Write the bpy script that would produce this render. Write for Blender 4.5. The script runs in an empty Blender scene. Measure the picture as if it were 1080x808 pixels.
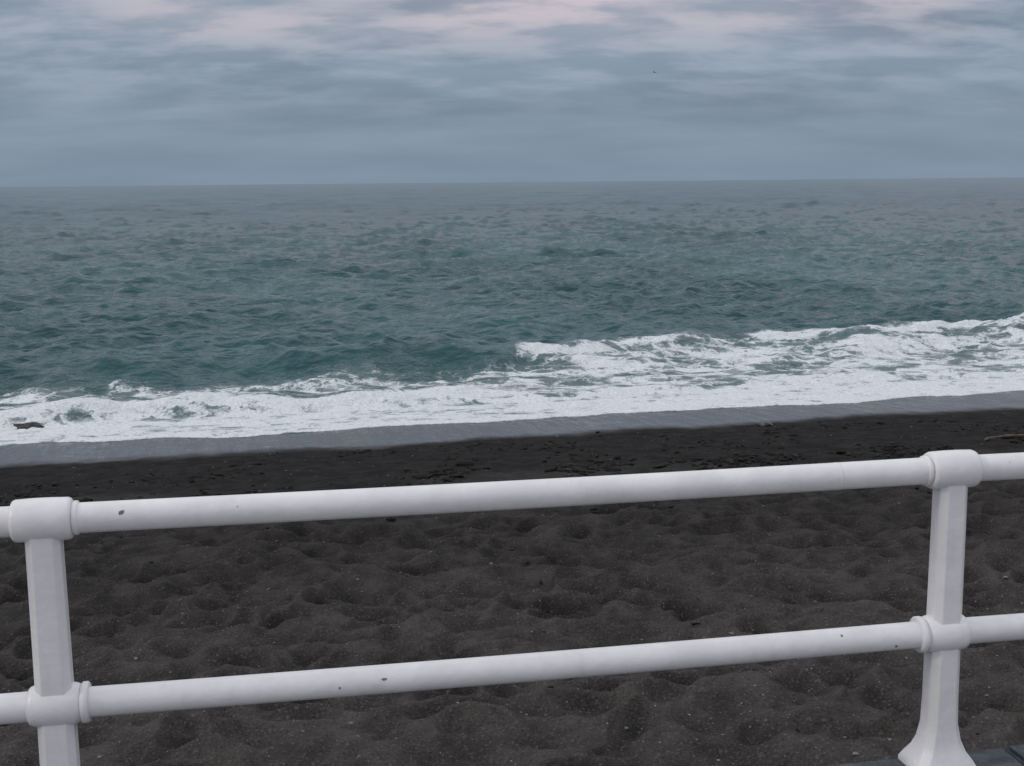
import bpy, bmesh, math, random
import numpy as np
from mathutils import Matrix, Vector
random.seed(3); rng=np.random.RandomState(7)
S=bpy.context.scene
S.view_settings.view_transform='Standard'; S.view_settings.look='None'
S.view_settings.exposure=0; S.view_settings.gamma=1
K=0.236           # shore direction: s = y - K*x is the cross-shore distance
# ------------------------------------------------------------ numpy noise
_perm={}
def perlin(x,y,seed=0):
    if seed not in _perm:
        r=np.random.RandomState(seed+100); p=r.permutation(4096); a=r.rand(4096)*2*np.pi
        _perm[seed]=(p,np.cos(a),np.sin(a))
    p,ca,sa=_perm[seed]
    xi=np.floor(x).astype(np.int64); yi=np.floor(y).astype(np.int64)
    xf=x-xi; yf=y-yi
    u=xf*xf*xf*(xf*(xf*6-15)+10); v=yf*yf*yf*(yf*(yf*6-15)+10)
    def g(ix,iy,fx,fy):
        h=p[(p[ix&4095]+iy)&4095]; return ca[h]*fx+sa[h]*fy
    a=g(xi,yi,xf,yf); b=g(xi+1,yi,xf-1,yf); c=g(xi,yi+1,xf,yf-1); d=g(xi+1,yi+1,xf-1,yf-1)
    return ((a+(b-a)*u)+((c+(d-c)*u)-(a+(b-a)*u))*v)*1.5
def worley(x,y,seed=0):
    r=np.random.RandomState(seed+500); jx=r.rand(64,64); jy=r.rand(64,64)
    xi=np.floor(x).astype(np.int64); yi=np.floor(y).astype(np.int64)
    best=np.full(np.shape(x),9.0)
    for i in(-1,0,1):
        for j in(-1,0,1):
            a=xi+i;b=yi+j
            dx=a+jx[a&63,b&63]-x; dy=b+jy[a&63,b&63]-y
            best=np.minimum(best,dx*dx+dy*dy)
    return np.sqrt(best)
def sst(a,b,v):
    t=np.clip((v-a)/(b-a),0,1); return t*t*(3-2*t)
# ------------------------------------------------------------ helpers
def grid_mesh(name,X,Y,Z,attrs,mat):
    R,C=X.shape
    me=bpy.data.meshes.new(name)
    co=np.stack([X,Y,Z],-1).reshape(-1,3).astype(np.float32)
    idx=np.arange(R*C).reshape(R,C)
    f=np.stack([idx[:-1,:-1],idx[:-1,1:],idx[1:,1:],idx[1:,:-1]],-1).reshape(-1,4)
    me.vertices.add(len(co)); me.vertices.foreach_set('co',co.ravel())
    me.loops.add(f.size); me.loops.foreach_set('vertex_index',f.ravel().astype(np.int32))
    me.polygons.add(len(f)); me.polygons.foreach_set('loop_start',(np.arange(len(f))*4).astype(np.int32))
    me.polygons.foreach_set('use_smooth',np.ones(len(f),dtype=bool))
    me.update(calc_edges=True)
    for k,a in attrs.items():
        at=me.attributes.new(k,'FLOAT','POINT'); at.data.foreach_set('value',a.ravel().astype(np.float32))
    o=bpy.data.objects.new(name,me); S.collection.objects.link(o); me.materials.append(mat); return o
class NT:
    def __init__(s,name,world=False):
        if world: s.id=world
        else: s.id=bpy.data.materials.new(name)
        s.id.use_nodes=True; s.t=s.id.node_tree; s.t.nodes.clear()
    def n(s,typ,inp={},**kw):
        nd=s.t.nodes.new(typ)
        for k,v in kw.items(): setattr(nd,k,v)
        for k,v in inp.items():
            if isinstance(v,bpy.types.NodeSocket): s.t.links.new(v,nd.inputs[k])
            else: nd.inputs[k].default_value=v
        return nd
    def m(s,op,a,b=0.0,c=0.0,clamp=False):
        return s.n('ShaderNodeMath',{0:a,1:b,2:c},operation=op,use_clamp=clamp).outputs[0]
    def ss(s,v,a,b,lo=0.0,hi=1.0):
        return s.n('ShaderNodeMapRange',{0:v,1:a,2:b,3:lo,4:hi},interpolation_type='SMOOTHSTEP').outputs[0]
    def mix(s,f,a,b):
        return s.n('ShaderNodeMix',{0:f,6:a,7:b},data_type='RGBA').outputs[2]
    def noise(s,vec,scale,detail=3,rough=.55,dist=0):
        return s.n('ShaderNodeTexNoise',{'Vector':vec,'Scale':scale,'Detail':detail,'Roughness':rough,'Distortion':dist}).outputs[0]
    def mapv(s,vec,scale=(1,1,1),rot=(0,0,0),loc=(0,0,0)):
        return s.n('ShaderNodeMapping',{'Vector':vec,'Scale':scale,'Rotation':rot,'Location':loc}).outputs[0]
    def attr(s,name):
        return s.n('ShaderNodeAttribute',attribute_name=name).outputs['Fac']
    def out(s,sh): 
        o=s.n('ShaderNodeOutputMaterial'); s.t.links.new(sh,o.inputs[0]); return s.id
def rgb(*c): return (c[0],c[1],c[2],1)
# ------------------------------------------------------------ materials
SH=math.atan(K)
def mat_sand():
    g=NT('sand'); oc=g.n('ShaderNodeTexCoord').outputs['Object']
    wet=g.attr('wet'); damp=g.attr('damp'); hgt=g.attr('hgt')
    n2=g.noise(oc,60,2,.7)
    n4=g.noise(oc,4,4,.6)
    dry=g.mix(g.ss(n4,.30,.70),rgb(.044,.040,.038),rgb(.074,.067,.063))
    dry=g.mix(g.ss(hgt,-.10,.03,.65,0),dry,rgb(.020,.018,.017))  # hummock shade painted into the colour: hollows darkened by height
    dry=g.mix(g.ss(n2,.55,.72,0,.65),dry,rgb(.145,.135,.128))
    dry=g.mix(g.ss(n2,.44,.32,0,.6),dry,rgb(.016,.015,.015))
    v=g.n('ShaderNodeTexVoronoi',{'Vector':oc,'Scale':48.0})
    sc=g.n('ShaderNodeSeparateColor',{0:v.outputs['Color']})
    sel=g.m('GREATER_THAN',sc.outputs[0],.95)
    peb=g.m('MULTIPLY',g.m('MULTIPLY',sel,g.ss(v.outputs['Distance'],.30,.18)),sc.outputs[1])
    dry=g.mix(peb,dry,rgb(.26,.25,.245))
    dmp=g.mix(g.ss(n4,.35,.68),rgb(.012,.011,.0108),rgb(.025,.023,.022))
    dmp=g.mix(g.ss(n2,.58,.7,0,.5),dmp,rgb(.055,.053,.052))
    dmp=g.mix(g.m('MULTIPLY',peb,.3),dmp,rgb(.2,.2,.2))
    rot=g.mapv(oc,rot=(0,0,-SH))
    st=g.noise(g.mapv(rot,scale=(8,.8,1)),1.0,3,.62)
    wc=g.mix(g.ss(st,.4,.62),rgb(.008,.009,.011),rgb(.040,.045,.052))
    c=g.mix(damp,dry,dmp); c=g.mix(wet,c,wc)
    rough=g.m('ADD',g.m('MULTIPLY',wet,-.84),.95)
    rough=g.m('ADD',rough,g.m('MULTIPLY',g.m('MULTIPLY',wet,g.ss(st,.40,.62)),.22))
    bh=g.m('MULTIPLY',n2,g.m('SUBTRACT',1.1,wet))
    bh=g.m('ADD',bh,g.m('MULTIPLY',g.m('MULTIPLY',st,wet),1.3))
    b=g.n('ShaderNodeBump',{'Strength':1.0,'Distance':.010,'Height':bh}).outputs[0]
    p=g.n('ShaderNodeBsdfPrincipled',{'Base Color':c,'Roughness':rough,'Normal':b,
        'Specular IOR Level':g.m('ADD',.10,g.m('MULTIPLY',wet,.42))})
    return g.out(p.outputs[0])
def mat_sea():
    g=NT('sea_water'); oc=g.n('ShaderNodeTexCoord').outputs['Object']
    foam=g.attr('foam'); far=g.attr('far')
    rot=g.mapv(oc,rot=(0,0,-SH))
    wv=g.n('ShaderNodeTexNoise',{'Vector':oc,'Scale':1.6,'Detail':4.0,'Roughness':.65}).outputs['Color']
    warp=g.n('ShaderNodeVectorMath',{0:wv,1:(.5,.5,.5)},operation='SUBTRACT').outputs[0]
    warp=g.n('ShaderNodeVectorMath',{0:warp,'Scale':1.1},operation='SCALE').outputs[0]
    wp=g.n('ShaderNodeVectorMath',{0:rot,1:warp},operation='ADD').outputs[0]
    wp=g.mapv(wp,scale=(.85,1.0,.3))
    def web(sc,w):
        v=g.n('ShaderNodeTexVoronoi',{'Vector':wp,'Scale':sc},feature='DISTANCE_TO_EDGE').outputs[0]
        return g.ss(v,0.0,w,1.0,0.0)
    w1=web(2.1,.30); w2=web(6.5,.42)
    nn=g.noise(wp,3.0,5,.68); nf=g.noise(rot,22,3,.65)
    L=g.m('ADD',g.m('MULTIPLY',w1,.24),g.m('MULTIPLY',w2,.17))
    L=g.m('ADD',L,g.m('MULTIPLY',nn,.60)); L=g.m('ADD',L,g.m('MULTIPLY',nf,.22))
    th=g.m('SUBTRACT',1.06,foam)
    F=g.ss(g.m('SUBTRACT',L,th),-.13,.20)
    F=g.m('MULTIPLY',F,g.ss(foam,.02,.15))
    r1=g.noise(g.mapv(rot,scale=(.75,1.2,1)),4.2,3,.62); r2=g.noise(g.mapv(rot,scale=(.7,1.2,1)),1.0,3,.6)
    r3=g.noise(g.mapv(rot,scale=(1.0,.45,1)),.07,4,.65)
    hh=g.m('ADD',g.m('MULTIPLY',r1,.075),g.m('MULTIPLY',r2,.26))
    b=g.n('ShaderNodeBump',{'Strength':1.0,'Distance':1.0,'Height':hh}).outputs[0]
    wc=g.mix(g.ss(r3,.40,.60),rgb(.014,.066,.076),rgb(.028,.098,.108))
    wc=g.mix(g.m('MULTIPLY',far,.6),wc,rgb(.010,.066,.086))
    wc=g.mix(g.ss(foam,.0,.6,0,.85),wc,rgb(.15,.20,.21))
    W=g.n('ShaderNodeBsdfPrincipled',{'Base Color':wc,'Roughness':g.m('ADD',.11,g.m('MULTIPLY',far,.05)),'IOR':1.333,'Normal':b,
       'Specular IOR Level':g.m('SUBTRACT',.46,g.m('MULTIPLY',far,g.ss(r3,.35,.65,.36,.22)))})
    fb=g.n('ShaderNodeBump',{'Strength':.8,'Distance':.05,'Height':g.m('ADD',g.m('MULTIPLY',foam,1.5),nf)}).outputs[0]
    fc=g.mix(g.ss(nf,.3,.65),rgb(.60,.65,.68),rgb(.86,.885,.90))
    FM=g.n('ShaderNodeBsdfPrincipled',{'Base Color':fc,'Roughness':.75,'Normal':fb,'Specular IOR Level':.3})
    mx=g.n('ShaderNodeMixShader',{0:F,1:W.outputs[0],2:FM.outputs[0]})
    return g.out(mx.outputs[0])
def mat_paint():
    g=NT('white_paint'); oc=g.n('ShaderNodeTexCoord').outputs['Object']
    n=g.noise(oc,9,3); ch=g.noise(oc,26,3,.6); gate=g.noise(oc,2.6,2)
    c=g.mix(g.ss(n,.35,.7),rgb(.765,.752,.755),rgb(.84,.828,.83))
    st=g.noise(g.mapv(oc,scale=(30,30,4)),1.0,3)
    c=g.mix(g.ss(st,.55,.75,0,.25),c,rgb(.62,.60,.575))
    chip=g.m('MULTIPLY',g.ss(ch,.72,.75),g.ss(gate,.57,.64))
    c=g.mix(chip,c,rgb(.30,.27,.25))
    h=g.m('MULTIPLY',g.noise(oc,35,2),.0025)
    b=g.n('ShaderNodeBump',{'Strength':.6,'Distance':1.0,'Height':h}).outputs[0]
    p=g.n('ShaderNodeBsdfPrincipled',{'Base Color':c,'Roughness':.32,'Normal':b,'Specular IOR Level':.5})
    return g.out(p.outputs[0])
def mat_simple(name,c1,c2,scale,rough=.8,bump=.01,spec=.3):
    g=NT(name); oc=g.n('ShaderNodeTexCoord').outputs['Object']
    n=g.noise(oc,scale,4,.65)
    c=g.mix(g.ss(n,.35,.65),rgb(*c1),rgb(*c2))
    b=g.n('ShaderNodeBump',{'Strength':1.0,'Distance':bump,'Height':n}).outputs[0]
    p=g.n('ShaderNodeBsdfPrincipled',{'Base Color':c,'Roughness':rough,'Normal':b,'Specular IOR Level':spec})
    return g.out(p.outputs[0])
M_sand=mat_sand(); M_sea=mat_sea(); M_paint=mat_paint()
M_rust=mat_simple('rusty_chip',(.16,.155,.16),(.28,.22,.19),80,.9,.002)
M_slate=mat_simple('slate_coping',(.040,.050,.056),(.085,.098,.105),14,.75,.01)
M_conc=mat_simple('sea_wall_concrete',(.14,.14,.14),(.24,.235,.23),5,.9,.02)
M_weed=mat_simple('seaweed',(.007,.006,.006),(.018,.015,.012),20,.7,.01,.15)
M_peb=mat_simple('pebble',(.03,.03,.032),(.20,.19,.185),9,.7,.002)
M_rock=mat_simple('wet_rock',(.015,.015,.016),(.04,.04,.042),9,.35,.03,.5)
M_wood=mat_simple('driftwood',(.07,.055,.045),(.16,.13,.10),12,.85,.01)
M_gull=mat_simple('feathers',(.10,.10,.11),(.18,.18,.19),9,.8,.001)
# ------------------------------------------------------------ beach
PS=[-400,3,6,12,14.7,18,19.7,24,30,60]; PZ=[-.93,-.93,-1.02,-1.47,-1.66,-1.90,-2.02,-2.42,-3.0,-6]
def beach_base(s): return np.interp(s,PS,PZ)
def beach_z(x,y):
    s=y-K*x
    wx=x+.14*perlin(x/.6,y/.6,1); wy=y+.14*perlin(x/.6,y/.6,2)
    A=1-.93*sst(11.0,14.0,s+.5*perlin(x/1.7,y/1.7,3))
    h=.060*perlin(wx/1.3,wy/1.1,4)+.072*perlin(wx/.46,wy/.38,5)+.034*perlin(wx/.21,wy/.19,6)+.012*perlin(x/.085,y/.085,7)+.004*perlin(x/.04,y/.04,16)
    f=worley(wx/.40,wy/.34,8); amp=np.clip(.65+1.1*perlin(x/.9,y/.9,9),0,1.15)
    h=h-.115*np.exp(-(f/.30)**2)*amp+.045*np.exp(-((f-.52)/.13)**2)*amp
    f2=worley(wx/.25+3.3,wy/.22+1.7,10); h=h-.045*np.exp(-(f2/.32)**2)*np.clip(.5+perlin(x/.7,y/.7,11),0,1)
    berm=.05*np.exp(-((s-14.0-.35*perlin(x/2.2,y*0+.5,12))/.45)**2)
    low=(.010*perlin(x/.8,y/.8,13)+.007*perlin(x/.25,y/.25,14)+.006*perlin(x/.1,y/.1,15))*(1-sst(17.2,18.3,s))
    return beach_base(s)+h*A*.92+berm+low, h*A
def fan(tlo,thi,n,outer,no):
    a=np.linspace(tlo,thi,n); e=np.linspace(0,1,no+1)[1:]**2.2
    return np.concatenate([(tlo-(outer+tlo)*e)[::-1],a,thi+(outer-thi)*e])
rows=[-60,-30,-15,-8,-4,-1,1,2,2.8]; s=3.2
while s<26: rows.append(s); s+=max(.014,.6*s*s/(3.2*1310))
T=fan(-.47,.50,800,25,45); rows=np.array(rows,float)
SS,TT=np.meshgrid(rows,T,indexing='ij')
X=TT*(np.maximum(SS,3)+.6); Y=SS+K*X
Z,H=beach_z(X,Y)
jag=.25*perlin(X/1.3,Y/1.3,20)+.12*perlin(X/.35,Y/.35,21)
wet=sst(17.3,18.0,SS+.9*jag+.35*perlin(X/4,Y*0,22))
damp=np.maximum(sst(12.9,14.2,SS+1.6*jag+1.2*perlin(X/3,Y/1.5,23)),.55*sst(6.5,12,SS+3*jag))
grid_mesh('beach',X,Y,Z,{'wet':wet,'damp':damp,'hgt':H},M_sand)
# ------------------------------------------------------------ sea
rows=[]; s=18.6
while s<26: rows.append(s); s+=.05
while s<1500: rows.append(s); s+=max(.055,.38*s*s/(4.07*1310))
while s<40000: rows.append(s); s*=1.25
rows=np.array(rows,float); T=fan(-.42,.52,760,20,45)
SS,TT=np.meshgrid(rows,T,indexing='ij'); X=TT*SS; Y=SS+K*X
DS=np.gradient(rows)[:,None]*np.ones_like(X)
Z0=-2.30
wav=np.zeros_like(X)
for i in range(60):
    lam=math.exp(rng.uniform(math.log(.35),math.log(5.0))); 
    th=math.radians(rng.normal(0,34))-math.pi/2+.24+.1
    kx,ky=math.cos(th)*2*math.pi/lam,math.sin(th)*2*math.pi/lam
    amp=.0095*lam**.75*rng.uniform(.5,1.3)
    ph=rng.uniform(0,6.28)+1.5*perlin(X/(lam*4),Y/(lam*4),200+i%6)
    fade=1-sst(.8*lam,3.5*lam,DS)
    q=np.sin(kx*X+ky*Y+ph); wav+=amp*fade*(q+.3*q*q)
# short-crested wind-sea ridges, several sizes
for k,(Lx,Ly,am,s0,s1) in enumerate(((1.5,.7,.06,0,0),(2.8,1.3,.10,0,0),(5,2.4,.14,24,30),(9,4.5,.18,40,70),(17,9,.25,80,140),(32,18,.34,160,260),(60,36,.42,320,520))):
    wx=X+.35*Lx*perlin(X/Lx,Y/Lx,300+k); ws=SS+.35*Ly*perlin(X/Lx,Y/Ly,320+k)
    r=1-np.abs(perlin(wx/Lx,ws/Ly,340+k))*1.25
    r=np.clip(r,0,1)**2.2
    on=(sst(s0,s1,SS) if s1>0 else 1.0)*(1-sst(.9*Ly,3.5*Ly,DS))
    wav+=am*on*(r-.45)
gust=1+.35*perlin(X/9,Y/7,31)+.25*perlin(X/60,Y/120,32)
wav*=gust*(.25+.75*sst(23,30,SS))
for sc,la,lb,cr in((5,11,.08,34.5),(6,14,.09,41),(8,16,.11,50),(9,20,.12,62),(12,26,.14,80),(15,30,.16,102),(20,30,.18,135),(28,30,.22,185),(40,30,.26,260)):
    d=SS-(cr+1.1*(cr/34)*perlin(X/sc,X*0+cr,int(cr))); hh=np.clip(.25+1.8*perlin(X/(.11*cr),Y*0+cr*.3,int(cr)+3),0,1.3)
    wd=cr/34.0
    wav+=lb*1.2*hh*np.where(d<0,np.exp(-(d/.8/wd)**2),np.exp(-(d/2.0/wd)**2))
# breaking waves
def crest(c,front,back,hgt):
    d=SS-c; return hgt*np.where(d<0,np.exp(-(np.abs(d)/front)**2.2),np.exp(-(d/back)**2)),d
cA=23.3+.5*perlin(X/3.2,X*0+.3,40)+.12*perlin(X/.7,X*0,41)
hA=.25*(1-.75*sst(-2.5,1.0,X))*(1+.55*perlin(X/1.4,X*0+.8,42))
wA,dA=crest(cA,.50,1.3,hA)
cB=np.interp(X,[-40,-12,-3,0,1.2,3.8,8,14,40],[27.5,28.0,28.6,28.0,28.6,30.0,30.4,31.2,33])+.55*perlin(X/2.2,X*0+2,43)+.2*perlin(X/.6,X*0+4,45)
hB=.32*(1+.45*perlin(X/3,X*0+.1,44))*(1-.60*sst(.5,3,X))
wB,dB=crest(cB,.75,1.8,hB)
trough=-.08*np.exp(-((SS-26)/1.3)**2)*(X<50)
tide=Z0+wav+wA+wB+trough
Wl=19.7+.55*perlin(X/3.1,X*0+.4,50)+.22*perlin(X/.95,X*0+.7,51)+.06*perlin(X/.3,X*0+.1,52)
dW=SS-Wl
sheet=beach_base(SS)+np.where(dW>0,.045*(1-np.exp(-np.maximum(dW,0)/.22)),.25*dW)
Z=np.maximum(sheet,tide*sst(-.2,.8,dW)+(1-sst(-.2,.8,dW))*(sheet-.05))
# foam density
lumps=.5+.5*perlin(X/1.6,Y/.9,60); lump2=.5+.5*perlin(X/.6,Y/.35,61)
right=sst(-1.0,2.5,X)
UB=np.interp(X,[-40,-12,-8,-5,-1,0,1.2,3.5,6,9,12,14,40],[26.2,27.0,27.7,27.6,27.4,28.4,29.1,30.3,30.4,30.3,30.8,31.6,33])+.7*perlin(X/1.8,Y*0,62)+.45*perlin(X/.5,Y/.5,63)
inb=(1-sst(-2.4,.6,SS-UB))
D=.40+.55*(lumps-.5)+.32*(lump2-.5)
D+=.20*(1-sst(21.8,24.0,SS))
D+=right*.07
D-=right*.08*np.exp(-((SS-(25.2+.8*perlin(X/3,Y*0,64)))/1.1)**2)
D=D*inb
D=np.maximum(D,(1-sst(0,.60,np.abs(dA+.15)))*(1-.75*right)*(.70+.5*(lumps-.3)))
D=np.maximum(D,(1-sst(.05,1.1,np.abs(dB+.35)))*sst(-.4,.6,X)*(.50+.80*(lumps-.45)+.35*(lump2-.5)))
D=np.maximum(D,(1-sst(.0,.30,np.abs(dW-.18)))*.62)
D=np.clip(D*sst(-.02,.06,dW),0,.90)
tb=sst(.4,.9,D)
Z+=tb*(.045*perlin(X/.45,Y/.3,70)+.035*perlin(X/.16,Y/.14,71))*sst(.2,1.5,dW)
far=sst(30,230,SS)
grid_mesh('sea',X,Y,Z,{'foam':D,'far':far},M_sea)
# ------------------------------------------------------------ promenade, coping, wall
PHI=math.atan2(.465,2.497); L0=Vector((-1.209,3.096,0))
prom=bpy.data.objects.new('promenade',None); S.collection.objects.link(prom); prom.location=L0; prom.rotation_euler=(0,0,PHI)
def box(name,lo,hi,mat,parent,bev=.008,seg=2):
    bm=bmesh.new(); bmesh.ops.create_cube(bm,size=1)
    for v in bm.verts: v.co=Vector([(lo[i]+hi[i])/2+v.co[i]*(hi[i]-lo[i]) for i in range(3)])
    if bev: bmesh.ops.bevel(bm,geom=bm.edges[:],offset=bev,segments=seg,affect='EDGES')
    me=bpy.data.meshes.new(name); bm.to_mesh(me); bm.free(); me.materials.append(mat)
    o=bpy.data.objects.new(name,me); S.collection.objects.link(o); o.parent=parent; return o
box('deck',(-300,-120,-.3),(300,-.42,-.004),M_conc,prom,0)
bm=bmesh.new()
x=-60
while x<60:
    w=random.uniform(.85,1.0)
    r=bmesh.ops.create_cube(bm,size=1)['verts']; dz=random.uniform(-.004,.003); dy=random.uniform(-.006,.006)
    for v in r: v.co=Vector((x+w/2+v.co.x*(w-.008),-.17+dy+v.co.y*.49,-.06+dz+v.co.z*.12))
    x+=w
bmesh.ops.bevel(bm,geom=bm.edges[:],offset=.012,segments=2,affect='EDGES')
me=bpy.data.meshes.new('coping_stones'); bm.to_mesh(me); bm.free(); me.materials.append(M_slate)
o=bpy.data.objects.new('coping_stones',me); S.collection.objects.link(o); o.parent=prom
box('wall_face',(-300,-.41,-2.6),(300,.03,-.125),M_conc,prom,0)
# ------------------------------------------------------------ railing
rail=bpy.data.objects.new('railing',None); S.collection.objects.link(rail); rail.location=L0; rail.rotation_euler=(0,0,PHI)
SP=2.54; ZT=.925; ZL=.423
def mesh_obj(name,bm,mat,parent,smooth=True):
    me=bpy.data.meshes.new(name); bm.to_mesh(me); bm.free(); me.materials.append(mat)
    if smooth: me.polygons.foreach_set('use_smooth',[True]*len(me.polygons))
    o=bpy.data.objects.new(name,me); S.collection.objects.link(o); o.parent=parent; return o
def lathe(bm,prof,cx,z,seg=40):
    rings=[]
    for (a,r) in prof:
        rings.append([bm.verts.new((cx+a,r*math.cos(2*math.pi*i/seg),z+r*math.sin(2*math.pi*i/seg))) for i in range(seg)])
    for p,q in zip(rings,rings[1:]):
        for i in range(seg): bm.faces.new((p[i],p[(i+1)%seg],q[(i+1)%seg],q[i]))
    bm.faces.new(rings[0][::-1]); bm.faces.new(rings[-1])
def post(px,side):
    bm=bmesh.new()
    secs=[(0,.098,.080,.02),(.012,.098,.080,.02),(.030,.088,.072,.02),(.055,.071,.060,.02),(.09,.058,.050,.02),(.14,.050,.044,.02),
          (.22,.0475,.042,.019),(.34,.047,.042,.019),(.50,.046,.041,.019),(.75,.0445,.040,.018),(.90,.044,.040,.018)]
    rings=[]
    for z,w,d,c in secs:
        pts=[(-w,-d+c),(-w+c,-d),(w-c,-d),(w,-d+c),(w,d-c),(w-c,d),(-w+c,d),(-w,d-c)]
        rings.append([bm.verts.new((px+a,b,z)) for a,b in pts])
    for p,q in zip(rings,rings[1:]):
        for i in range(8): bm.faces.new((p[i],p[(i+1)%8],q[(i+1)%8],q[i]))
    bm.faces.new(rings[0][::-1]); bm.faces.new(rings[-1])
    o=mesh_obj('post',bm,M_paint,rail,False)
    b=o.modifiers.new('b','BEVEL'); b.width=.0035; b.segments=3; b.angle_limit=math.radians(30)
    b.harden_normals=True
    o.data.polygons.foreach_set('use_smooth',[True]*len(o.data.polygons))
    bm=bmesh.new()
    lathe(bm,[(-.074,.036),(-.074,.047),(-.071,.052),(-.064,.055),(-.02,.0565),(.02,.0565),(.064,.055),(.071,.052),(.074,.047),(.074,.036)],px,ZT)
    k=side
    lathe(bm,[(k*.074+a,r) for a,r in((-.0,.040),(.004*1,.0445),(.013,.0445),(.017,.040))] if k>0 else [(k*.074-a,r) for a,r in((.017,.040),(.013,.0445),(.004,.0445),(0,.040))],px,ZT)
    mesh_obj('top_socket',bm,M_paint,rail)
    bm=bmesh.new()
    lathe(bm,[(-.066,.036),(-.066,.045),(-.062,.050),(-.052,.054),(-.02,.058),(.02,.058),(.052,.054),(.062,.050),(.066,.045),(.066,.036)],px,ZL)
    lathe(bm,[(k*.077+a,r) for a,r in((-.012,.040),(-.011,.050),(-.007,.054),(.005,.054),(.009,.050),(.010,.040))],px,ZL)
    mesh_obj('lower_socket',bm,M_paint,rail)
for i in range(-5,7): post(i*SP,1 if i%2==0 else -1)
def tube(name,z):
    bm=bmesh.new(); R=.0395; seg=40; rings=[]
    xs=np.arange(-5*SP-.3,6*SP+.31,.06)
    for a in xs:
        sag=-.004*math.sin(math.pi*((a%SP)/SP)); 
        rings.append([bm.verts.new((a,R*math.cos(2*math.pi*i/seg),z+sag+R*math.sin(2*math.pi*i/seg))) for i in range(seg)])
    for p,q in zip(rings,rings[1:]):
        for i in range(seg): bm.faces.new((p[i],p[(i+1)%seg],q[(i+1)%seg],q[i]))
    mesh_obj(name,bm,M_paint,rail)
tube('top_rail',ZT); tube('lower_rail',ZL)
bm=bmesh.new(); lathe(bm,[(-.004,.0385),(-.003,.0402),(.003,.0402),(.004,.0385)],SP-.36,ZT-.002); mesh_obj('rail_joint',bm,M_paint,rail)
# paint chips: thin curved flakes lying on the tubes
def chip(ax,z,ang,sx,sa):
    bm=bmesh.new(); R=.0399; n=14; c=bm.verts.new((ax,-R*math.cos(ang),z+R*math.sin(ang))); ring=[]
    for i in range(n):
        t=2*math.pi*i/n; r=random.uniform(.55,1.1); a=ang+sa*r*math.sin(t)
        ring.append(bm.verts.new((ax+sx*r*math.cos(t),-R*math.cos(a),z+R*math.sin(a))))
    for i in range(n): bm.faces.new((c,ring[i],ring[(i+1)%n]))
    mesh_obj('paint_chip',bm,M_rust,rail)
chip(.20,ZT-.001,.45,.008,.20); chip(.86,ZL-.003,.35,.009,.11); chip(.74,ZL-.003,.0,.004,.12)
chip(2.20,ZL-.002,.8,.004,.12); chip(2.37,ZL-.001,-.4,.005,.15)
# ------------------------------------------------------------ beach litter
def scatter(name,items,mat,strands=False,zoff=0.0,flat=.5):
    V=[];F=[]
    base=bmesh.new(); bmesh.ops.create_icosphere(base,subdivisions=1,radius=1)
    bv=np.array([v.co[:] for v in base.verts]); bf=[[v.index for v in f.verts] for f in base.faces]; base.free()
    xs=np.array([i[0] for i in items]); ys=np.array([i[1] for i in items]); zs=beach_z(xs,ys)[0]
    n=0
    for (x,y,r),z in zip(items,zs):
        j=bv*rng.uniform(.65,1.35,(len(bv),1))
        a=rng.uniform(0,6.28); sx=rng.uniform(.8,3.5 if strands else 1.5); sz=rng.uniform(.25,.6)*flat*2
        p=j*np.array([r*sx,r,r*sz]); ca,sa=math.cos(a),math.sin(a)
        q=np.stack([p[:,0]*ca-p[:,1]*sa+x,p[:,0]*sa+p[:,1]*ca+y,p[:,2]+z+r*sz*.4+zoff],1)
        V.append(q); F+= [[k+n for k in f] for f in bf]; n+=len(bv)
    me=bpy.data.meshes.new(name); me.from_pydata(np.concatenate(V).tolist(),[],F); me.materials.append(mat)
    o=bpy.data.objects.new(name,me); S.collection.objects.link(o); return o
P1=lambda a,b,sd: float(perlin(np.array([a]),np.array([b]),sd)[0])
it=[]
for i in range(9000):
    x=rng.uniform(-16,18); d=P1(x/1.1,.3,80)
    off=rng.normal(0,.38)
    s_=14.2+.6*P1(x/2.2,.5,12)+off
    if rng.rand()<(.30+1.1*d)+.8*P1(x/.3,s_/.3,83): it.append((x,s_+K*x,.007+min(.03,rng.exponential(.011))))
for i in range(3600):
    x=rng.uniform(-14,16); s_=rng.choice([15.6,16.6,12.6])+rng.normal(0,.35)
    if P1(x/1.0,s_/2,81)>.05: it.append((x,s_+K*x,.005+min(.02,rng.exponential(.008))))
for i in range(160):
    x=rng.uniform(-12,12); s_=rng.uniform(5,12); it.append((x,s_+K*x,rng.uniform(.005,.014)))
scatter('seaweed',it,M_weed,True,0,.9)
it=[]
for i in range(2600):
    s_=rng.uniform(4,17.6); x=rng.uniform(-.5,.55)*(s_+1.5); it.append((x,s_+K*x,min(.018,.003+rng.exponential(.0032))))
scatter('pebbles',it,M_peb)
def boulder(x,s_,r,z,sc):
    bm=bmesh.new(); bmesh.ops.create_icosphere(bm,subdivisions=4,radius=1)
    for v in bm.verts:
        c=v.co.copy(); n=P1(c.x*1.4+s_,c.y*1.4+c.z,90)*.35+P1(c.x*4,c.y*4+c.z*2,91)*.12
        v.co=Vector((c.x*sc[0],c.y*sc[1],c.z*sc[2]))*r*(1+n)+Vector((x,s_+K*x,z))
    o=mesh_obj('rock',bm,M_rock,None); return o
boulder(-9.0,21.9,.27,-2.17,(1.3,.8,.55)); boulder(-8.0,22.1,.12,-2.15,(2.0,.8,.5))
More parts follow.
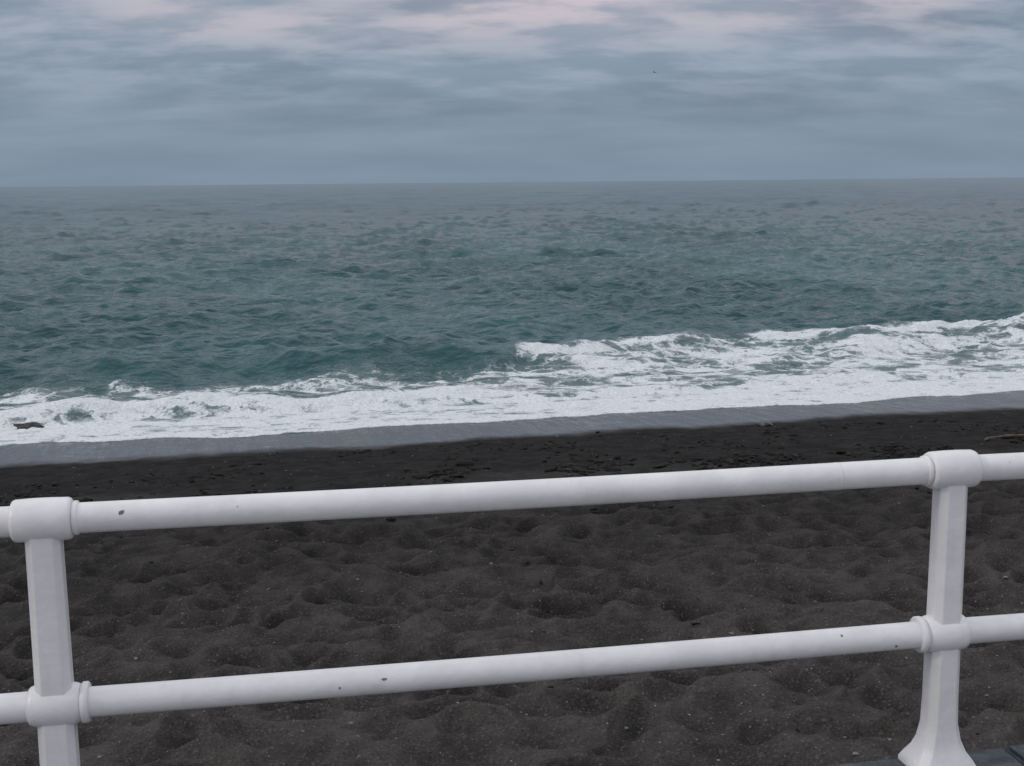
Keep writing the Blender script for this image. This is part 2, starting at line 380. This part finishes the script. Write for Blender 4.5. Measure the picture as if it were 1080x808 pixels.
# pale stone and driftwood
bm=bmesh.new(); bmesh.ops.create_icosphere(bm,subdivisions=3,radius=1)
for v in bm.verts: v.co=Vector((v.co.x*.11+.02*math.sin(v.co.y*5),v.co.y*.06,v.co.z*.03+.01*math.sin(v.co.x*4)))+Vector((3.75,18.1,float(beach_z(np.array([3.75]),np.array([18.1]))[0][0])+.02))
mesh_obj('pale_stone',bm,M_peb,None)
bm=bmesh.new(); prev=None; N=16
for i in range(N+1):
    t=i/N; x=6.1+t*.9; y=15.7+.10*math.sin(t*4)+t*.3; r=.022*(1-.5*t)+.005*math.sin(t*19)
    zz=float(beach_z(np.array([x]),np.array([y]))[0][0])+.025+.02*math.sin(t*3.1)
    ring=[bm.verts.new((x,y+r*math.cos(a*math.pi/4),zz+r*math.sin(a*math.pi/4))) for a in range(8)]
    if prev:
        for k in range(8): bm.faces.new((prev[k],prev[(k+1)%8],ring[(k+1)%8],ring[k]))
    else: bm.faces.new(ring[::-1])
    prev=ring
bm.faces.new(prev); mesh_obj('driftwood',bm,M_wood,None)
# ------------------------------------------------------------ gull
bm=bmesh.new(); bmesh.ops.create_uvsphere(bm,u_segments=16,v_segments=10,radius=1)
for v in bm.verts:
    c=v.co; k=1-.45*max(0,-c.x); v.co=Vector((c.x*.26,c.y*.075*k,c.z*.075*k))
h=bmesh.ops.create_uvsphere(bm,u_segments=12,v_segments=8,radius=.055)['verts']
for v in h: v.co+=Vector((.27,0,.025))
b_=bmesh.ops.create_cone(bm,segments=8,radius1=.018,radius2=.003,depth=.07,cap_ends=True)['verts']
for v in b_: v.co=Vector((v.co.z+.345,v.co.y,v.co.x+.018))
tl=[bm.verts.new(p) for p in((-.2,-.03,0),(-.2,.03,0),(-.38,.08,.005),(-.38,-.08,.005))]; bm.faces.new(tl)
for sg in(-1,1):
    st=[(.0,.10,.13,.03),(.25,.06,.17,.14),(.42,.03,.13,.17),(.65,-.05,.07,.10),(.80,-.14,.01,.05)]
    rows_=[]
    for (yy,cx,w,zz) in st: rows_.append([bm.verts.new((cx+w*.6,sg*(yy+.04),zz+.02)),bm.verts.new((cx,sg*(yy+.04),zz+.032)),bm.verts.new((cx-w*.7,sg*(yy+.04),zz+.015))])
    for p,q in zip(rows_,rows_[1:]):
        for k in range(2): bm.faces.new((p[k],p[k+1],q[k+1],q[k]))
g_=mesh_obj('seagull',bm,M_gull,None); g_.location=(34.2,300,26.9); g_.rotation_euler=(0.25,.05,2.5)
# ------------------------------------------------------------ sky
W=bpy.data.worlds.new('World'); S.world=W
EL=math.radians(30); AZ=math.radians(-105)   # veiled sun to the left
g=NT('',world=W)
sky=g.n('ShaderNodeTexSky',sky_type='NISHITA'); sky.sun_disc=False; sky.sun_elevation=EL; sky.sun_rotation=AZ
d=g.n('ShaderNodeTexCoord').outputs['Generated']
sp=g.n('ShaderNodeSeparateXYZ',{0:d}); zc=g.m('MAXIMUM',sp.outputs[2],0.0)
den=g.m('ADD',zc,.22)
cp=g.n('ShaderNodeCombineXYZ',{0:g.m('DIVIDE',sp.outputs[0],den),1:g.m('DIVIDE',sp.outputs[1],den),2:0.0}).outputs[0]
n1=g.noise(g.mapv(cp,scale=(1.0,1.7,1),loc=(3.1,1.7,0)),1.1,5,.52,.1)
n2=g.noise(g.mapv(cp,scale=(1.9,3.2,1),loc=(9.4,4.2,2)),2.1,5,.55,.1)
n3=g.noise(g.mapv(cp,scale=(.9,1.5,1),loc=(1.4,7.7,5)),1.0,2,.5)
c=g.mix(g.ss(n1,.30,.68),rgb(.178,.238,.318),rgb(.252,.325,.412))
hi=g.ss(zc,.03,.11)
c=g.mix(g.m('MULTIPLY',hi,g.ss(n2,.38,.68,0,.7)),c,rgb(.40,.45,.53))
hz=g.ss(zc,.0,.055,1,0)
c=g.mix(g.m('MULTIPLY',hz,.7),c,rgb(.205,.285,.375))
pk=g.m('MULTIPLY',g.ss(zc,.090,.142),g.ss(n3,.36,.56))
pk=g.m('MULTIPLY',pk,g.ss(n2,.35,.58,.35,1))
c=g.mix(g.m('MULTIPLY',pk,.9),c,rgb(.66,.57,.62))
up=g.ss(zc,.11,.75)
top=g.mix(g.ss(n1,.3,.7),rgb(.72,.76,.84),rgb(.98,.99,1.03))
c=g.mix(up,c,top)
c10=g.n('ShaderNodeVectorMath',{0:c,'Scale':10.0},operation='SCALE').outputs[0]
cc=g.mix(.96,sky.outputs[0],c10)
bg=g.n('ShaderNodeBackground',{0:cc,1:.10})
o=g.n('ShaderNodeOutputWorld'); g.t.links.new(bg.outputs[0],o.inputs[0])
sl=bpy.data.lights.new('sun','SUN'); sl.energy=.65; sl.angle=math.radians(12); sl.color=(1,.95,.90)
so=bpy.data.objects.new('sun',sl); S.collection.objects.link(so)
dirv=Vector((math.sin(AZ)*math.cos(EL),math.cos(AZ)*math.cos(EL),math.sin(EL)))
so.rotation_euler=dirv.to_track_quat('Z','Y').to_euler(); so.location=(0,-5,20)
# ------------------------------------------------------------ camera
cd=bpy.data.cameras.new('camera'); cd.sensor_width=36; cd.lens=1310/1080*36; cd.clip_start=.05; cd.clip_end=200000
co=bpy.data.objects.new('camera',cd); S.collection.objects.link(co)
co.matrix_world=Matrix.Translation((0,0,1.77))@Matrix.Rotation(math.radians(90-9.19),4,'X')@Matrix.Rotation(math.radians(-.53),4,'Z')
S.camera=co
